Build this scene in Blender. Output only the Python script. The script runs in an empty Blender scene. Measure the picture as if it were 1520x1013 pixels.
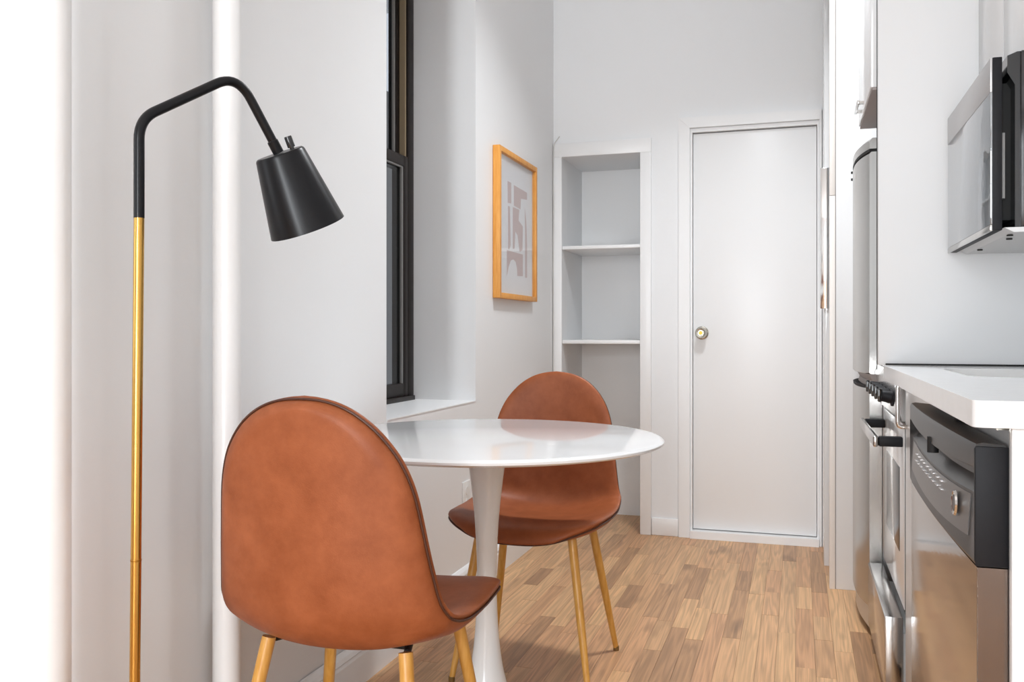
import bpy, bmesh, math, random
from mathutils import Vector, Matrix

random.seed(7)
PI = math.pi
scene = bpy.context.scene
COL = scene.collection

# ------------------------------------------------------------------ camera
FPX = 1330.0
cam_d = bpy.data.cameras.new('camera')
cam = bpy.data.objects.new('camera', cam_d)
COL.objects.link(cam)
cam_d.sensor_fit = 'HORIZONTAL'
cam_d.sensor_width = 36.0
cam_d.lens = 36.0 * FPX / 1520.0
cam_d.shift_y = -(506.5 - 493.0) / 1520.0
cam_d.clip_start = 0.02
cam.location = (0, 0, 1.0)
cam.rotation_euler = (PI / 2, 0, math.atan(425.0 / FPX))
scene.camera = cam

# ------------------------------------------------------------------ world, light, exposure
world = bpy.data.worlds.new('overcast_sky')
scene.world = world
world.use_nodes = True
world.node_tree.nodes['Background'].inputs['Color'].default_value = (0.86, 0.92, 1.0, 1)
world.node_tree.nodes['Background'].inputs['Strength'].default_value = 1.0

def area(name, loc, rot, sx, sy, power, color=(1, 1, 1)):
    d = bpy.data.lights.new(name, 'AREA')
    d.shape = 'RECTANGLE'; d.size = sx; d.size_y = sy; d.energy = power; d.color = color
    o = bpy.data.objects.new(name, d); COL.objects.link(o)
    o.location = loc; o.rotation_euler = rot
    return o
# daylight in the two big living-room windows behind the camera
DAY = (0.905, 0.957, 1.0)
area('window_daylight', (-0.59, -2.56, 1.30), (PI / 2, 0, 0), 0.46, 2.2, 86, DAY)
area('balcony_door_daylight', (0.42, -2.56, 1.30), (PI / 2, 0, 0), 0.55, 2.2, 22, DAY)
area('side_window_daylight', (-3.16, -0.6, 1.72), (PI / 2, 0, -PI / 2), 1.6, 1.8, 16, DAY)

vs = scene.view_settings
vs.view_transform = 'Standard'; vs.look = 'None'; vs.gamma = 1.0
vs.use_curve_mapping = False
vs.exposure = 0.31

# ------------------------------------------------------------------ helpers
def srgb(r, g, b):
    f = lambda c: (c / 255 / 12.92) if c / 255 <= 0.04045 else ((c / 255 + 0.055) / 1.055) ** 2.4
    return (f(r), f(g), f(b), 1.0)

def mat(name, color, rough=0.5, metal=0.0, bump=0.0, bscale=60.0, var=0.0, vscale=6.0, coat=0.0, spec=0.5,
        aniso=None, bdist=0.002):
    m = bpy.data.materials.new(name); m.use_nodes = True
    nt = m.node_tree; b = nt.nodes['Principled BSDF']
    b.inputs['Base Color'].default_value = color
    b.inputs['Roughness'].default_value = rough
    b.inputs['Metallic'].default_value = metal
    b.inputs['Specular IOR Level'].default_value = spec
    if coat:
        b.inputs['Coat Weight'].default_value = coat
        b.inputs['Coat Roughness'].default_value = 0.05
    tc = nt.nodes.new('ShaderNodeTexCoord')
    src = tc.outputs['Object']
    if aniso:
        mp = nt.nodes.new('ShaderNodeMapping'); mp.inputs['Scale'].default_value = aniso
        nt.links.new(src, mp.inputs['Vector']); src = mp.outputs['Vector']
    if var:
        n = nt.nodes.new('ShaderNodeTexNoise'); n.inputs['Scale'].default_value = vscale
        n.inputs['Detail'].default_value = 5
        nt.links.new(src, n.inputs['Vector'])
        mx = nt.nodes.new('ShaderNodeMix'); mx.data_type = 'RGBA'; mx.blend_type = 'MULTIPLY'
        cr = nt.nodes.new('ShaderNodeValToRGB')
        cr.color_ramp.elements[0].position = 0.3; cr.color_ramp.elements[1].position = 0.7
        cr.color_ramp.elements[0].color = (1 - var, 1 - var, 1 - var, 1)
        cr.color_ramp.elements[1].color = (1, 1, 1, 1)
        nt.links.new(n.outputs['Fac'], cr.inputs['Fac'])
        mx.inputs[0].default_value = 1.0
        mx.inputs[6].default_value = color
        nt.links.new(cr.outputs['Color'], mx.inputs[7])
        nt.links.new(mx.outputs[2], b.inputs['Base Color'])
    if bump:
        n2 = nt.nodes.new('ShaderNodeTexNoise'); n2.inputs['Scale'].default_value = bscale
        n2.inputs['Detail'].default_value = 4
        nt.links.new(src, n2.inputs['Vector'])
        bp = nt.nodes.new('ShaderNodeBump'); bp.inputs['Strength'].default_value = bump
        bp.inputs['Distance'].default_value = bdist
        nt.links.new(n2.outputs['Fac'], bp.inputs['Height'])
        nt.links.new(bp.outputs['Normal'], b.inputs['Normal'])
    return m

def glass_mat(name, tint=(1, 1, 1, 1), rough=0.0):
    m = bpy.data.materials.new(name); m.use_nodes = True
    nt = m.node_tree; nt.nodes.clear()
    out = nt.nodes.new('ShaderNodeOutputMaterial')
    tr = nt.nodes.new('ShaderNodeBsdfTransparent'); tr.inputs['Color'].default_value = tint
    gl = nt.nodes.new('ShaderNodeBsdfGlossy'); gl.inputs['Roughness'].default_value = rough
    fr = nt.nodes.new('ShaderNodeFresnel'); fr.inputs['IOR'].default_value = 1.5
    mx = nt.nodes.new('ShaderNodeMixShader')
    ge = nt.nodes.new('ShaderNodeNewGeometry'); iv = nt.nodes.new('ShaderNodeMath'); iv.operation = 'SUBTRACT'
    iv.inputs[0].default_value = 1.0; nt.links.new(ge.outputs['Backfacing'], iv.inputs[1])
    ml = nt.nodes.new('ShaderNodeMath'); ml.operation = 'MULTIPLY'
    nt.links.new(fr.outputs[0], ml.inputs[0]); nt.links.new(iv.outputs[0], ml.inputs[1])
    nt.links.new(ml.outputs[0], mx.inputs[0]); nt.links.new(tr.outputs[0], mx.inputs[1])
    nt.links.new(gl.outputs[0], mx.inputs[2]); nt.links.new(mx.outputs[0], out.inputs['Surface'])
    return m

def wood_floor(name, island):
    m = bpy.data.materials.new(name); m.use_nodes = True
    nt = m.node_tree; N = nt.nodes.new; L = nt.links.new
    b = nt.nodes['Principled BSDF']
    geo = N('ShaderNodeNewGeometry')
    if island:
        rnd = geo.outputs['Random Per Island']
    else:
        oi = N('ShaderNodeObjectInfo'); rnd = oi.outputs['Random']
    # every board: own base tone
    cr = N('ShaderNodeValToRGB'); e = cr.color_ramp.elements
    e[0].position = 0.0; e[0].color = srgb(190, 146, 106)
    e[1].position = 1.0; e[1].color = srgb(228, 184, 136)
    for p, c in ((0.10, (172, 130, 94)), (0.16, (204, 158, 115)), (0.35, (214, 169, 124)), (0.55, (220, 174, 126)),
                 (0.72, (208, 158, 116)), (0.88, (200, 152, 110))):
        k = e.new(p); k.color = srgb(*c)
    L(rnd, cr.inputs['Fac'])
    # grain: position stretched along the board, shifted per board
    mul = N('ShaderNodeMath'); mul.operation = 'MULTIPLY'; mul.inputs[1].default_value = 37.0
    L(rnd, mul.inputs[0])
    comb = N('ShaderNodeCombineXYZ'); L(mul.outputs[0], comb.inputs['Y']); L(mul.outputs[0], comb.inputs['Z'])
    add = N('ShaderNodeVectorMath'); add.operation = 'ADD'
    L(geo.outputs['Position'], add.inputs[0]); L(comb.outputs[0], add.inputs[1])
    mp = N('ShaderNodeMapping'); mp.inputs['Scale'].default_value = (24, 1.15, 1)
    L(add.outputs[0], mp.inputs['Vector'])
    nz = N('ShaderNodeTexNoise'); nz.inputs['Scale'].default_value = 1.0; nz.inputs['Detail'].default_value = 2
    L(mp.outputs[0], nz.inputs['Vector'])
    rings = N('ShaderNodeMath'); rings.operation = 'MULTIPLY'; rings.inputs[1].default_value = 44.0
    L(nz.outputs['Fac'], rings.inputs[0])
    sn = N('ShaderNodeMath'); sn.operation = 'SINE'; L(rings.outputs[0], sn.inputs[0])
    mr = N('ShaderNodeMapRange'); mr.inputs[1].default_value = -1; mr.inputs[2].default_value = 1
    mr.inputs[3].default_value = 0.82; mr.inputs[4].default_value = 1.06
    L(sn.outputs[0], mr.inputs[0])
    mp2 = N('ShaderNodeMapping'); mp2.inputs['Scale'].default_value = (260, 4, 1)
    L(add.outputs[0], mp2.inputs['Vector'])
    nf = N('ShaderNodeTexNoise'); nf.inputs['Scale'].default_value = 1.0; nf.inputs['Detail'].default_value = 3
    L(mp2.outputs[0], nf.inputs['Vector'])
    mr2 = N('ShaderNodeMapRange'); mr2.inputs[1].default_value = 0.3; mr2.inputs[2].default_value = 0.7
    mr2.inputs[3].default_value = 0.82; mr2.inputs[4].default_value = 1.08
    L(nf.outputs['Fac'], mr2.inputs[0])
    mm = N('ShaderNodeMath'); mm.operation = 'MULTIPLY'; L(mr.outputs[0], mm.inputs[0]); L(mr2.outputs[0], mm.inputs[1])
    # knots and dark mineral streaks
    mp3 = N('ShaderNodeMapping'); mp3.inputs['Scale'].default_value = (9, 2.4, 1)
    L(add.outputs[0], mp3.inputs['Vector'])
    nk = N('ShaderNodeTexNoise'); nk.inputs['Scale'].default_value = 1.6; nk.inputs['Detail'].default_value = 1
    L(mp3.outputs[0], nk.inputs['Vector'])
    mr3 = N('ShaderNodeMapRange'); mr3.inputs[1].default_value = 0.66; mr3.inputs[2].default_value = 0.80
    mr3.inputs[3].default_value = 1.0; mr3.inputs[4].default_value = 0.62
    L(nk.outputs['Fac'], mr3.inputs[0])
    m3 = N('ShaderNodeMath'); m3.operation = 'MULTIPLY'; L(mm.outputs[0], m3.inputs[0]); L(mr3.outputs[0], m3.inputs[1])
    vm = N('ShaderNodeVectorMath'); vm.operation = 'SCALE'
    L(cr.outputs['Color'], vm.inputs[0]); L(m3.outputs[0], vm.inputs['Scale'])
    L(vm.outputs[0], b.inputs['Base Color'])
    b.inputs['Roughness'].default_value = 0.38
    b.inputs['Specular IOR Level'].default_value = 0.4
    bp = N('ShaderNodeBump'); bp.inputs['Strength'].default_value = 0.15; bp.inputs['Distance'].default_value = 0.001
    L(nf.outputs['Fac'], bp.inputs['Height']); L(bp.outputs['Normal'], b.inputs['Normal'])
    return m

def leather_mat(name, c1, c2, rough=0.42):
    m = bpy.data.materials.new(name); m.use_nodes = True
    nt = m.node_tree; N = nt.nodes.new; L = nt.links.new
    b = nt.nodes['Principled BSDF']
    tc = N('ShaderNodeTexCoord')
    n1 = N('ShaderNodeTexNoise'); n1.inputs['Scale'].default_value = 17; n1.inputs['Detail'].default_value = 8
    n1.inputs['Roughness'].default_value = 0.65
    L(tc.outputs['Object'], n1.inputs['Vector'])
    cr = N('ShaderNodeValToRGB')
    cr.color_ramp.elements[0].position = 0.32; cr.color_ramp.elements[0].color = c1
    cr.color_ramp.elements[1].position = 0.70; cr.color_ramp.elements[1].color = c2
    L(n1.outputs['Fac'], cr.inputs['Fac']); L(cr.outputs['Color'], b.inputs['Base Color'])
    b.inputs['Roughness'].default_value = rough
    b.inputs['Specular IOR Level'].default_value = 0.32
    v = N('ShaderNodeTexVoronoi'); v.inputs['Scale'].default_value = 420
    L(tc.outputs['Object'], v.inputs['Vector'])
    bp = N('ShaderNodeBump'); bp.inputs['Strength'].default_value = 0.18; bp.inputs['Distance'].default_value = 0.0006
    L(v.outputs['Distance'], bp.inputs['Height']); L(bp.outputs['Normal'], b.inputs['Normal'])
    return m

def wood_mat(name, c1, c2, axis_scale=(60, 60, 4), rough=0.4):
    m = bpy.data.materials.new(name); m.use_nodes = True
    nt = m.node_tree; N = nt.nodes.new; L = nt.links.new
    b = nt.nodes['Principled BSDF']
    tc = N('ShaderNodeTexCoord')
    mp = N('ShaderNodeMapping'); mp.inputs['Scale'].default_value = axis_scale
    L(tc.outputs['Object'], mp.inputs['Vector'])
    n1 = N('ShaderNodeTexNoise'); n1.inputs['Scale'].default_value = 2; n1.inputs['Detail'].default_value = 5
    L(mp.outputs[0], n1.inputs['Vector'])
    cr = N('ShaderNodeValToRGB')
    cr.color_ramp.elements[0].position = 0.3; cr.color_ramp.elements[0].color = c1
    cr.color_ramp.elements[1].position = 0.7; cr.color_ramp.elements[1].color = c2
    L(n1.outputs['Fac'], cr.inputs['Fac']); L(cr.outputs['Color'], b.inputs['Base Color'])
    b.inputs['Roughness'].default_value = rough
    return m

M = {}
M['wall'] = mat('wall_paint', srgb(242, 243, 244), 0.55, bump=0.25, bscale=14, bdist=0.004, spec=0.4)
M['wall_old'] = mat('old_plaster_paint', srgb(240, 240, 240), 0.42, bump=0.35, bscale=9, bdist=0.004)
M['ceiling'] = mat('ceiling_paint', srgb(246, 246, 246), 0.7, bump=0.1, bscale=30)
M['trim'] = mat('trim_gloss_paint', srgb(244, 244, 244), 0.33, bump=0.15, bscale=12, bdist=0.003)
M['door'] = mat('door_gloss_paint', srgb(244, 244, 244), 0.34, bump=0.12, bscale=10, bdist=0.003)
M['pipe'] = mat('pipe_enamel', srgb(244, 243, 242), 0.28, bump=0.3, bscale=22, bdist=0.003)
M['gloss_white'] = mat('white_lacquer_panel', srgb(234, 235, 236), 0.26, bump=0.05, bscale=3, bdist=0.004)
M['satin_white'] = mat('white_satin_panel', srgb(226, 227, 228), 0.42, bump=0.05, bscale=3, bdist=0.004)
M['mirror'] = mat('mirror_silver', srgb(240, 240, 240), 0.10, 1.0)
M['lacquer_trim'] = mat('white_lacquer_trim', srgb(236, 236, 236), 0.04)
M['cab_white'] = mat('white_cabinet', srgb(235, 235, 235), 0.16)
M['cab_edge'] = mat('cream_cabinet_edge', srgb(240, 234, 228), 0.4)
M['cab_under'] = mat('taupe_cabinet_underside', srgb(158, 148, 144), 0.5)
M['quartz'] = mat('white_quartz', srgb(236, 236, 236), 0.14, var=0.03, vscale=40)
M['sink'] = mat('white_sink_enamel', srgb(236, 232, 224), 0.2)
M['steel'] = mat('stainless_steel', srgb(196, 194, 192), 0.17, 1.0, bump=0.05, bscale=8, aniso=(40, 40, 1), var=0.06, vscale=2)
M['steel_dw'] = mat('dishwasher_steel', srgb(142, 134, 129), 0.10, 1.0, bump=0.04, bscale=4, aniso=(6, 6, 30), var=0.05, vscale=2)
M['steel_fridge'] = mat('fridge_steel', srgb(186, 184, 181), 0.24, 1.0, var=0.06, vscale=3)
M['steel_dark'] = mat('darkened_steel_edge', srgb(128, 118, 112), 0.22, 1.0, var=0.1, vscale=20)  # darker steel tone holds the dim reflection of the dishwasher's side
M['chrome'] = mat('chrome', srgb(215, 213, 210), 0.12, 1.0)
M['nickel'] = mat('satin_nickel', srgb(190, 186, 176), 0.25, 1.0)
M['black_plastic'] = mat('black_plastic', srgb(28, 28, 31), 0.5, spec=0.2, bump=0.2, bscale=500, bdist=0.0005)
M['dark_plastic'] = mat('charcoal_gloss_plastic', srgb(40, 37, 36), 0.32, spec=0.35)
M['grey_panel'] = mat('grey_control_film', srgb(84, 80, 78), 0.28, var=0.12, vscale=14)
M['black_gloss'] = mat('black_gloss_enamel', srgb(26, 26, 28), 0.12, coat=0.3)
M['black_matte'] = mat('matte_black_metal', srgb(15, 15, 18), 0.30, spec=0.28)
M['black_void'] = mat('black_rubber', srgb(14, 14, 14), 0.7)
M['mw_steel'] = mat('microwave_silver', srgb(196, 194, 194), 0.34, 0.75)
M['mw_glass'] = mat('microwave_mirror_glass', srgb(172, 176, 180), 0.03, 0.92, bump=0.35, bscale=30, bdist=0.0012)
M['mw_under'] = mat('microwave_grey_underside', srgb(206, 206, 206), 0.4, 0.2)
M['brass'] = mat('brushed_brass', srgb(206, 160, 84), 0.24, 1.0, aniso=(200, 200, 3), bump=0.05, bscale=4)
M['brass_dark'] = mat('brass_collar', srgb(176, 128, 58), 0.3, 1.0)
M['table_white'] = mat('white_table_lacquer', srgb(240, 240, 240), 0.10, coat=0.2)
M['table_base'] = mat('white_table_enamel', srgb(245, 245, 244), 0.16)
M['leather'] = leather_mat('cognac_leather', srgb(142, 75, 40), srgb(165, 93, 56), 0.46)
M['piping'] = mat('dark_brown_piping', srgb(78, 42, 26), 0.5)
M['leg_wood'] = wood_mat('honey_wood_print', srgb(206, 146, 62), srgb(226, 172, 92), (60, 60, 5), 0.34)
M['foot'] = mat('brown_foot_cap', srgb(120, 88, 44), 0.5)
M['frame_oak'] = wood_mat('honey_oak_frame', srgb(222, 148, 58), srgb(236, 170, 84), (90, 30, 8), 0.45)
M['paper'] = mat('print_paper', srgb(234, 234, 236), 0.8)
M['ink'] = mat('mauve_print_ink', srgb(206, 188, 186), 0.8)
M['glass'] = glass_mat('clear_glass')
M['window_glass'] = glass_mat('grey_window_glass', (0.75, 0.76, 0.78, 1))  # pane with an even grey tint
M['win_dark'] = mat('dark_bronze_window', srgb(34, 28, 26), 0.4, spec=0.2, bump=0.1, bscale=40)
M['win_grey'] = mat('grey_window_track', srgb(128, 126, 124), 0.4)
M['win_tan'] = mat('tan_weatherstrip', srgb(150, 132, 106), 0.6)
M['cable'] = mat('white_cable', srgb(214, 212, 208), 0.5)
M['plate'] = mat('white_plastic_plate', srgb(236, 235, 232), 0.3)
M['plank'] = wood_floor('oak_strip', False)
M['plank_stuff'] = wood_floor('oak_strip_field', True)
M['subfloor'] = mat('dark_subfloor', srgb(84, 60, 42), 0.8, var=0.2)
M['bulb'] = mat('frosted_bulb', srgb(240, 238, 230), 0.3)
M['fill_diffuser'] = mat('fill_diffuser', srgb(245, 244, 240), 0.4)

def brick_mat():
    m = bpy.data.materials.new('airshaft_brick'); m.use_nodes = True
    nt = m.node_tree; b = nt.nodes['Principled BSDF']
    tc = nt.nodes.new('ShaderNodeTexCoord'); mp = nt.nodes.new('ShaderNodeMapping')
    mp.inputs['Rotation'].default_value = (PI / 2, 0, PI / 2); mp.inputs['Scale'].default_value = (4, 4, 4)
    br = nt.nodes.new('ShaderNodeTexBrick')
    br.inputs['Color1'].default_value = srgb(120, 116, 114); br.inputs['Color2'].default_value = srgb(104, 100, 99)
    br.inputs['Mortar'].default_value = srgb(132, 130, 127)
    nt.links.new(tc.outputs['Object'], mp.inputs['Vector']); nt.links.new(mp.outputs[0], br.inputs['Vector'])
    nt.links.new(br.outputs['Color'], b.inputs['Base Color']); b.inputs['Roughness'].default_value = 0.9
    return m
M['brick'] = brick_mat()

def obj(name, bm, m, parent=None, smooth=True, angle=35, local=False, kind=None):
    bmesh.ops.recalc_face_normals(bm, faces=bm.faces[:])
    if parent is not None and not local:
        L = Vector((0, 0, 0)); p = parent
        while p is not None:
            L += Vector(p.location); p = p.parent
        bmesh.ops.translate(bm, vec=-L, verts=bm.verts[:])
    if smooth:
        for f in bm.faces: f.smooth = True
        a = math.radians(angle)
        for e in bm.edges:
            if len(e.link_faces) == 2 and e.calc_face_angle(0) > a: e.smooth = False
    me = bpy.data.meshes.new(name); bm.to_mesh(me); bm.free()
    me.materials.append(M[m] if isinstance(m, str) else m)
    o = bpy.data.objects.new(name, me); COL.objects.link(o)
    if parent is not None: o.parent = parent
    if kind: o['kind'] = kind
    return o

def thing(name, label, cat, loc, rotz=0, group=None):
    o = bpy.data.objects.new(name, None); COL.objects.link(o)
    o.empty_display_size = 0.05
    o.location = loc; o.rotation_euler = (0, 0, rotz)
    o['label'] = label; o['category'] = cat
    if group: o['group'] = group
    return o

def tag(o, label, cat, group=None):
    o['label'] = label; o['category'] = cat
    if group: o['group'] = group
    return o

def struct(o): o['kind'] = 'structure'; return o

def bx(bm, x0, x1, y0, y1, z0, z1, bev=0.0, seg=2):
    t = bmesh.new()
    vs_ = [t.verts.new((x, y, z)) for x in (x0, x1) for y in (y0, y1) for z in (z0, z1)]
    for q in ((0, 1, 3, 2), (4, 6, 7, 5), (0, 4, 5, 1), (2, 3, 7, 6), (0, 2, 6, 4), (1, 5, 7, 3)):
        t.faces.new([vs_[i] for i in q])
    bmesh.ops.recalc_face_normals(t, faces=t.faces[:])
    if bev:
        bmesh.ops.bevel(t, geom=t.edges[:], offset=bev, segments=seg, profile=0.5, affect='EDGES')
    me = bpy.data.meshes.new('tmp'); t.to_mesh(me); t.free(); bm.from_mesh(me); bpy.data.meshes.remove(me)
    return bm

def box(x0, x1, y0, y1, z0, z1, bev=0.0, seg=2):
    return bx(bmesh.new(), x0, x1, y0, y1, z0, z1, bev, seg)

def prism(outer, holes, a0, a1, plane='XZ', bev=0.0):
    """polygon (with holes) in a plane, extruded along the third axis from a0 to a1"""
    bm = bmesh.new()
    def p3(p, a):
        if plane == 'XZ': return (p[0], a, p[1])
        if plane == 'YZ': return (a, p[0], p[1])
        return (p[0], p[1], a)
    loops = [outer] + list(holes)
    edges = []
    for lp in loops:
        v = [bm.verts.new(p3(p, a0)) for p in lp]
        for i in range(len(v)): edges.append(bm.edges.new((v[i], v[(i + 1) % len(v)])))
    if holes:
        bmesh.ops.triangle_fill(bm, edges=edges, use_beauty=True)
    else:
        bm.faces.new([v for v in bm.verts])
    r = bmesh.ops.extrude_face_region(bm, geom=bm.faces[:])
    d = {'XZ': (0, a1 - a0, 0), 'YZ': (a1 - a0, 0, 0), 'XY': (0, 0, a1 - a0)}[plane]
    bmesh.ops.translate(bm, vec=d, verts=[g for g in r['geom'] if isinstance(g, bmesh.types.BMVert)])
    bmesh.ops.recalc_face_normals(bm, faces=bm.faces[:])
    return bm

def rrect(x0, x1, y0, y1, r, n=6, corners=(1, 1, 1, 1)):
    pts = []
    for (cx, cy, a0, k) in ((x1 - r, y1 - r, 0, 0), (x0 + r, y1 - r, 90, 1), (x0 + r, y0 + r, 180, 2), (x1 - r, y0 + r, 270, 3)):
        if corners[k]:
            for i in range(n + 1):
                a = math.radians(a0 + 90 * i / n); pts.append((cx + r * math.cos(a), cy + r * math.sin(a)))
        else:
            a = math.radians(a0 + 45); pts.append((cx + r * (1 if math.cos(a) > 0 else -1), cy + r * (1 if math.sin(a) > 0 else -1)))
    return pts

def tube(path, radii, n=16, cap=True, bm=None):
    bm = bm or bmesh.new()
    path = [Vector(p) for p in path]
    if not isinstance(radii, (list, tuple)): radii = [radii] * len(path)
    t0 = (path[1] - path[0]).normalized()
    up = Vector((0, 0, 1)) if abs(t0.z) < 0.9 else Vector((1, 0, 0))
    nrm = t0.cross(up).normalized()
    rings = []
    prev = t0
    for i, p in enumerate(path):
        if i == 0: t = t0
        elif i == len(path) - 1: t = (path[i] - path[i - 1]).normalized()
        else: t = ((path[i + 1] - path[i]).normalized() + (path[i] - path[i - 1]).normalized()).normalized()
        q = prev.rotation_difference(t); nrm = q @ nrm; prev = t
        b = t.cross(nrm).normalized()
        rings.append([bm.verts.new(p + radii[i] * (math.cos(2 * PI * k / n) * nrm + math.sin(2 * PI * k / n) * b)) for k in range(n)])
    for a, c in zip(rings[:-1], rings[1:]):
        for k in range(n): bm.faces.new((a[k], a[(k + 1) % n], c[(k + 1) % n], c[k]))
    if cap:
        bm.faces.new(rings[0][::-1]); bm.faces.new(rings[-1])
    return bm

def lathe(profile, n=48, axis_origin=(0, 0, 0), axis=(0, 0, 1), bm=None):
    """profile: list of (r, h) along the axis"""
    bm = bm or bmesh.new()
    ax = Vector(axis).normalized(); o = Vector(axis_origin)
    u = ax.orthogonal().normalized(); w = ax.cross(u)
    rings = []
    for r, h in profile:
        if r < 1e-6: rings.append([bm.verts.new(o + ax * h)])
        else: rings.append([bm.verts.new(o + ax * h + r * (math.cos(2 * PI * k / n) * u + math.sin(2 * PI * k / n) * w)) for k in range(n)])
    for a, c in zip(rings[:-1], rings[1:]):
        for k in range(n):
            k2 = (k + 1) % n
            if len(a) == 1 and len(c) == 1: continue
            if len(a) == 1: bm.faces.new((a[0], c[k2], c[k]))
            elif len(c) == 1: bm.faces.new((a[k], a[k2], c[0]))
            else: bm.faces.new((a[k], a[k2], c[k2], c[k]))
    return bm

def catmull(pts, per=8):
    P_ = [Vector(p) for p in pts]
    P_ = [P_[0] * 2 - P_[1]] + P_ + [P_[-1] * 2 - P_[-2]]
    out = []
    for i in range(1, len(P_) - 2):
        a, b, c, d = P_[i - 1], P_[i], P_[i + 1], P_[i + 2]
        for k in range(per):
            t = k / per
            out.append(0.5 * ((2 * b) + (c - a) * t + (2 * a - 5 * b + 4 * c - d) * t * t + (-a + 3 * b - 3 * c + d) * t ** 3))
    out.append(P_[-2])
    return out

def fillet(pts, radii, n=8):
    P_ = [Vector(p) for p in pts]; out = [P_[0]]
    for i in range(1, len(P_) - 1):
        a, b, c = P_[i - 1], P_[i], P_[i + 1]; r = radii[i - 1]
        d1 = (a - b).normalized(); d2 = (c - b).normalized()
        s, e = b + d1 * r, b + d2 * r
        for k in range(n + 1):
            t = k / n; out.append((1 - t) ** 2 * s + 2 * t * (1 - t) * b + t * t * e)
    out.append(P_[-1]); return out

# ================================================================== THE SETTING
CH = 2.95          # ceiling height
XL = -1.19         # kitchen left wall face
YB = 4.42          # back wall face
XR = 0.86          # right wall face
W1Y0, W1Y1, W1Z0, W1Z1 = 2.479, 3.261, 0.73, 2.55   # window recess in left wall

# floor: dark sub-floor, oak strips laid along Y
floor = struct(obj('floor', box(-3.0, XR, -2.5, 4.9, -0.06, -0.012), 'subfloor', smooth=False))
unit = None
PW = 0.0572
plank_bm = bx(bmesh.new(), -0.5, 0.5, -0.5, 0.5, -0.5, 0.5)
plank_me = bpy.data.meshes.new('plank'); plank_bm.to_mesh(plank_me); plank_bm.free(); plank_me.materials.append(M['plank'])
stuff_bm = bmesh.new()
nplank = 0
i = 0
x = 0.335
while x > -1.25:
    y = -2.5 + random.uniform(0, 0.6); bx(stuff_bm, x - PW + 0.0004, x - 0.0004, -2.5, y - 0.0005, -0.0115, 0)
    while y < 4.88:
        Ln = random.choice((0.28, 0.36, 0.45, 0.52, 0.62, 0.75, 0.9)) * random.uniform(0.9, 1.1)
        y2 = min(y + Ln, 4.88)
        if 4.88 - y2 < 0.15: y2 = 4.88
        if y2 > 2.05 and -1.25 < x <= 0.34:
            o = bpy.data.objects.new('plank', plank_me); COL.objects.link(o); o.parent = floor
            o.location = (x - PW / 2, (y + y2) / 2, -0.0055 - random.uniform(0, 0.0004))
            o.scale = (PW - 0.0007, y2 - y - 0.0009, 0.011)
            nplank += 1
        else:
            bx(stuff_bm, x - PW + 0.0004, x - 0.0004, y, y2 - 0.0008, -0.0115, 0)
        y = y2
    x -= PW
xs = [0.335 + PW * k for k in range(0, 9)] + [x - PW * k for k in range(0, 31)]
for xr in xs:
    if xr - 0.0 > 0.336:
        y = -2.5
    y = -2.5
    while y < (4.88 if xr > 0 else 1.15):
        y2 = min(y + random.uniform(0.3, 0.95), 4.88 if xr > 0 else 1.2)
        a, b = (xr, xr + PW) if xr > 0 else (xr - PW, xr)
        if a >= -3.0 and b <= XR: bx(stuff_bm, a + 0.0004, b - 0.0004, y, y2 - 0.0008, -0.0115, 0)
        y = y2
obj('plank_field', stuff_bm, 'plank_stuff', floor, smooth=False, kind='stuff')

# left kitchen wall with rounded outer corner and the return that faces the living room
R = 0.080; YC = 1.182
arc = [(XL - R + R * math.cos(math.radians(a)), YC + R + R * math.sin(math.radians(a))) for a in range(-90, 1, 10)]
plan_near = [(-3.0, YC)] + arc + [(XL, 1.31), (XL - 0.003, 1.3115), (XL - 0.003, W1Y0), (-1.50, W1Y0), (-1.50, YC + 0.2), (-3.0, YC + 0.2)]
wl = prism(plan_near, [], 0, CH, 'XY')
bx(wl, -1.50, XL, W1Y1, 4.92, 0, CH)
bx(wl, -1.50, XL, W1Y0, W1Y1, 0, W1Z0)
bx(wl, -1.50, XL, W1Y0, W1Y1, W1Z1, CH)
struct(obj('wall_left', wl, 'wall_old', angle=25))
# back wall with niche and door openings
NX0, NX1, NZ = -1.143, -0.744, 1.887
DX0, DX1, DZ = -0.500, 0.092, 1.988
wb_outer = [(XL, 0), (NX0, 0), (NX0, NZ), (NX1, NZ), (NX1, 0), (DX0, 0), (DX0, DZ), (DX1, DZ), (DX1, 0), (0.86, 0), (0.86, CH), (XL, CH)]
struct(obj('wall_back', prism(wb_outer, [], YB, YB + 0.10, 'XZ'), 'wall', smooth=False))
struct(obj('wall_beyond', box(XL, XR, 4.93, 4.99, 0, CH), 'wall', smooth=False))
# right wall and the pier beyond the refrigerator
struct(obj('wall_right', box(XR, XR + 0.1, -2.5, 4.99, 0, CH), 'wall', smooth=False))
struct(obj('wall_pier', box(0.131, XR, 4.06, YB, 0, CH), 'wall', smooth=False))
struct(obj('trim_pier', box(0.105, 0.131, 4.054, YB, 0, CH, 0.002), 'lacquer_trim'))
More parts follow.
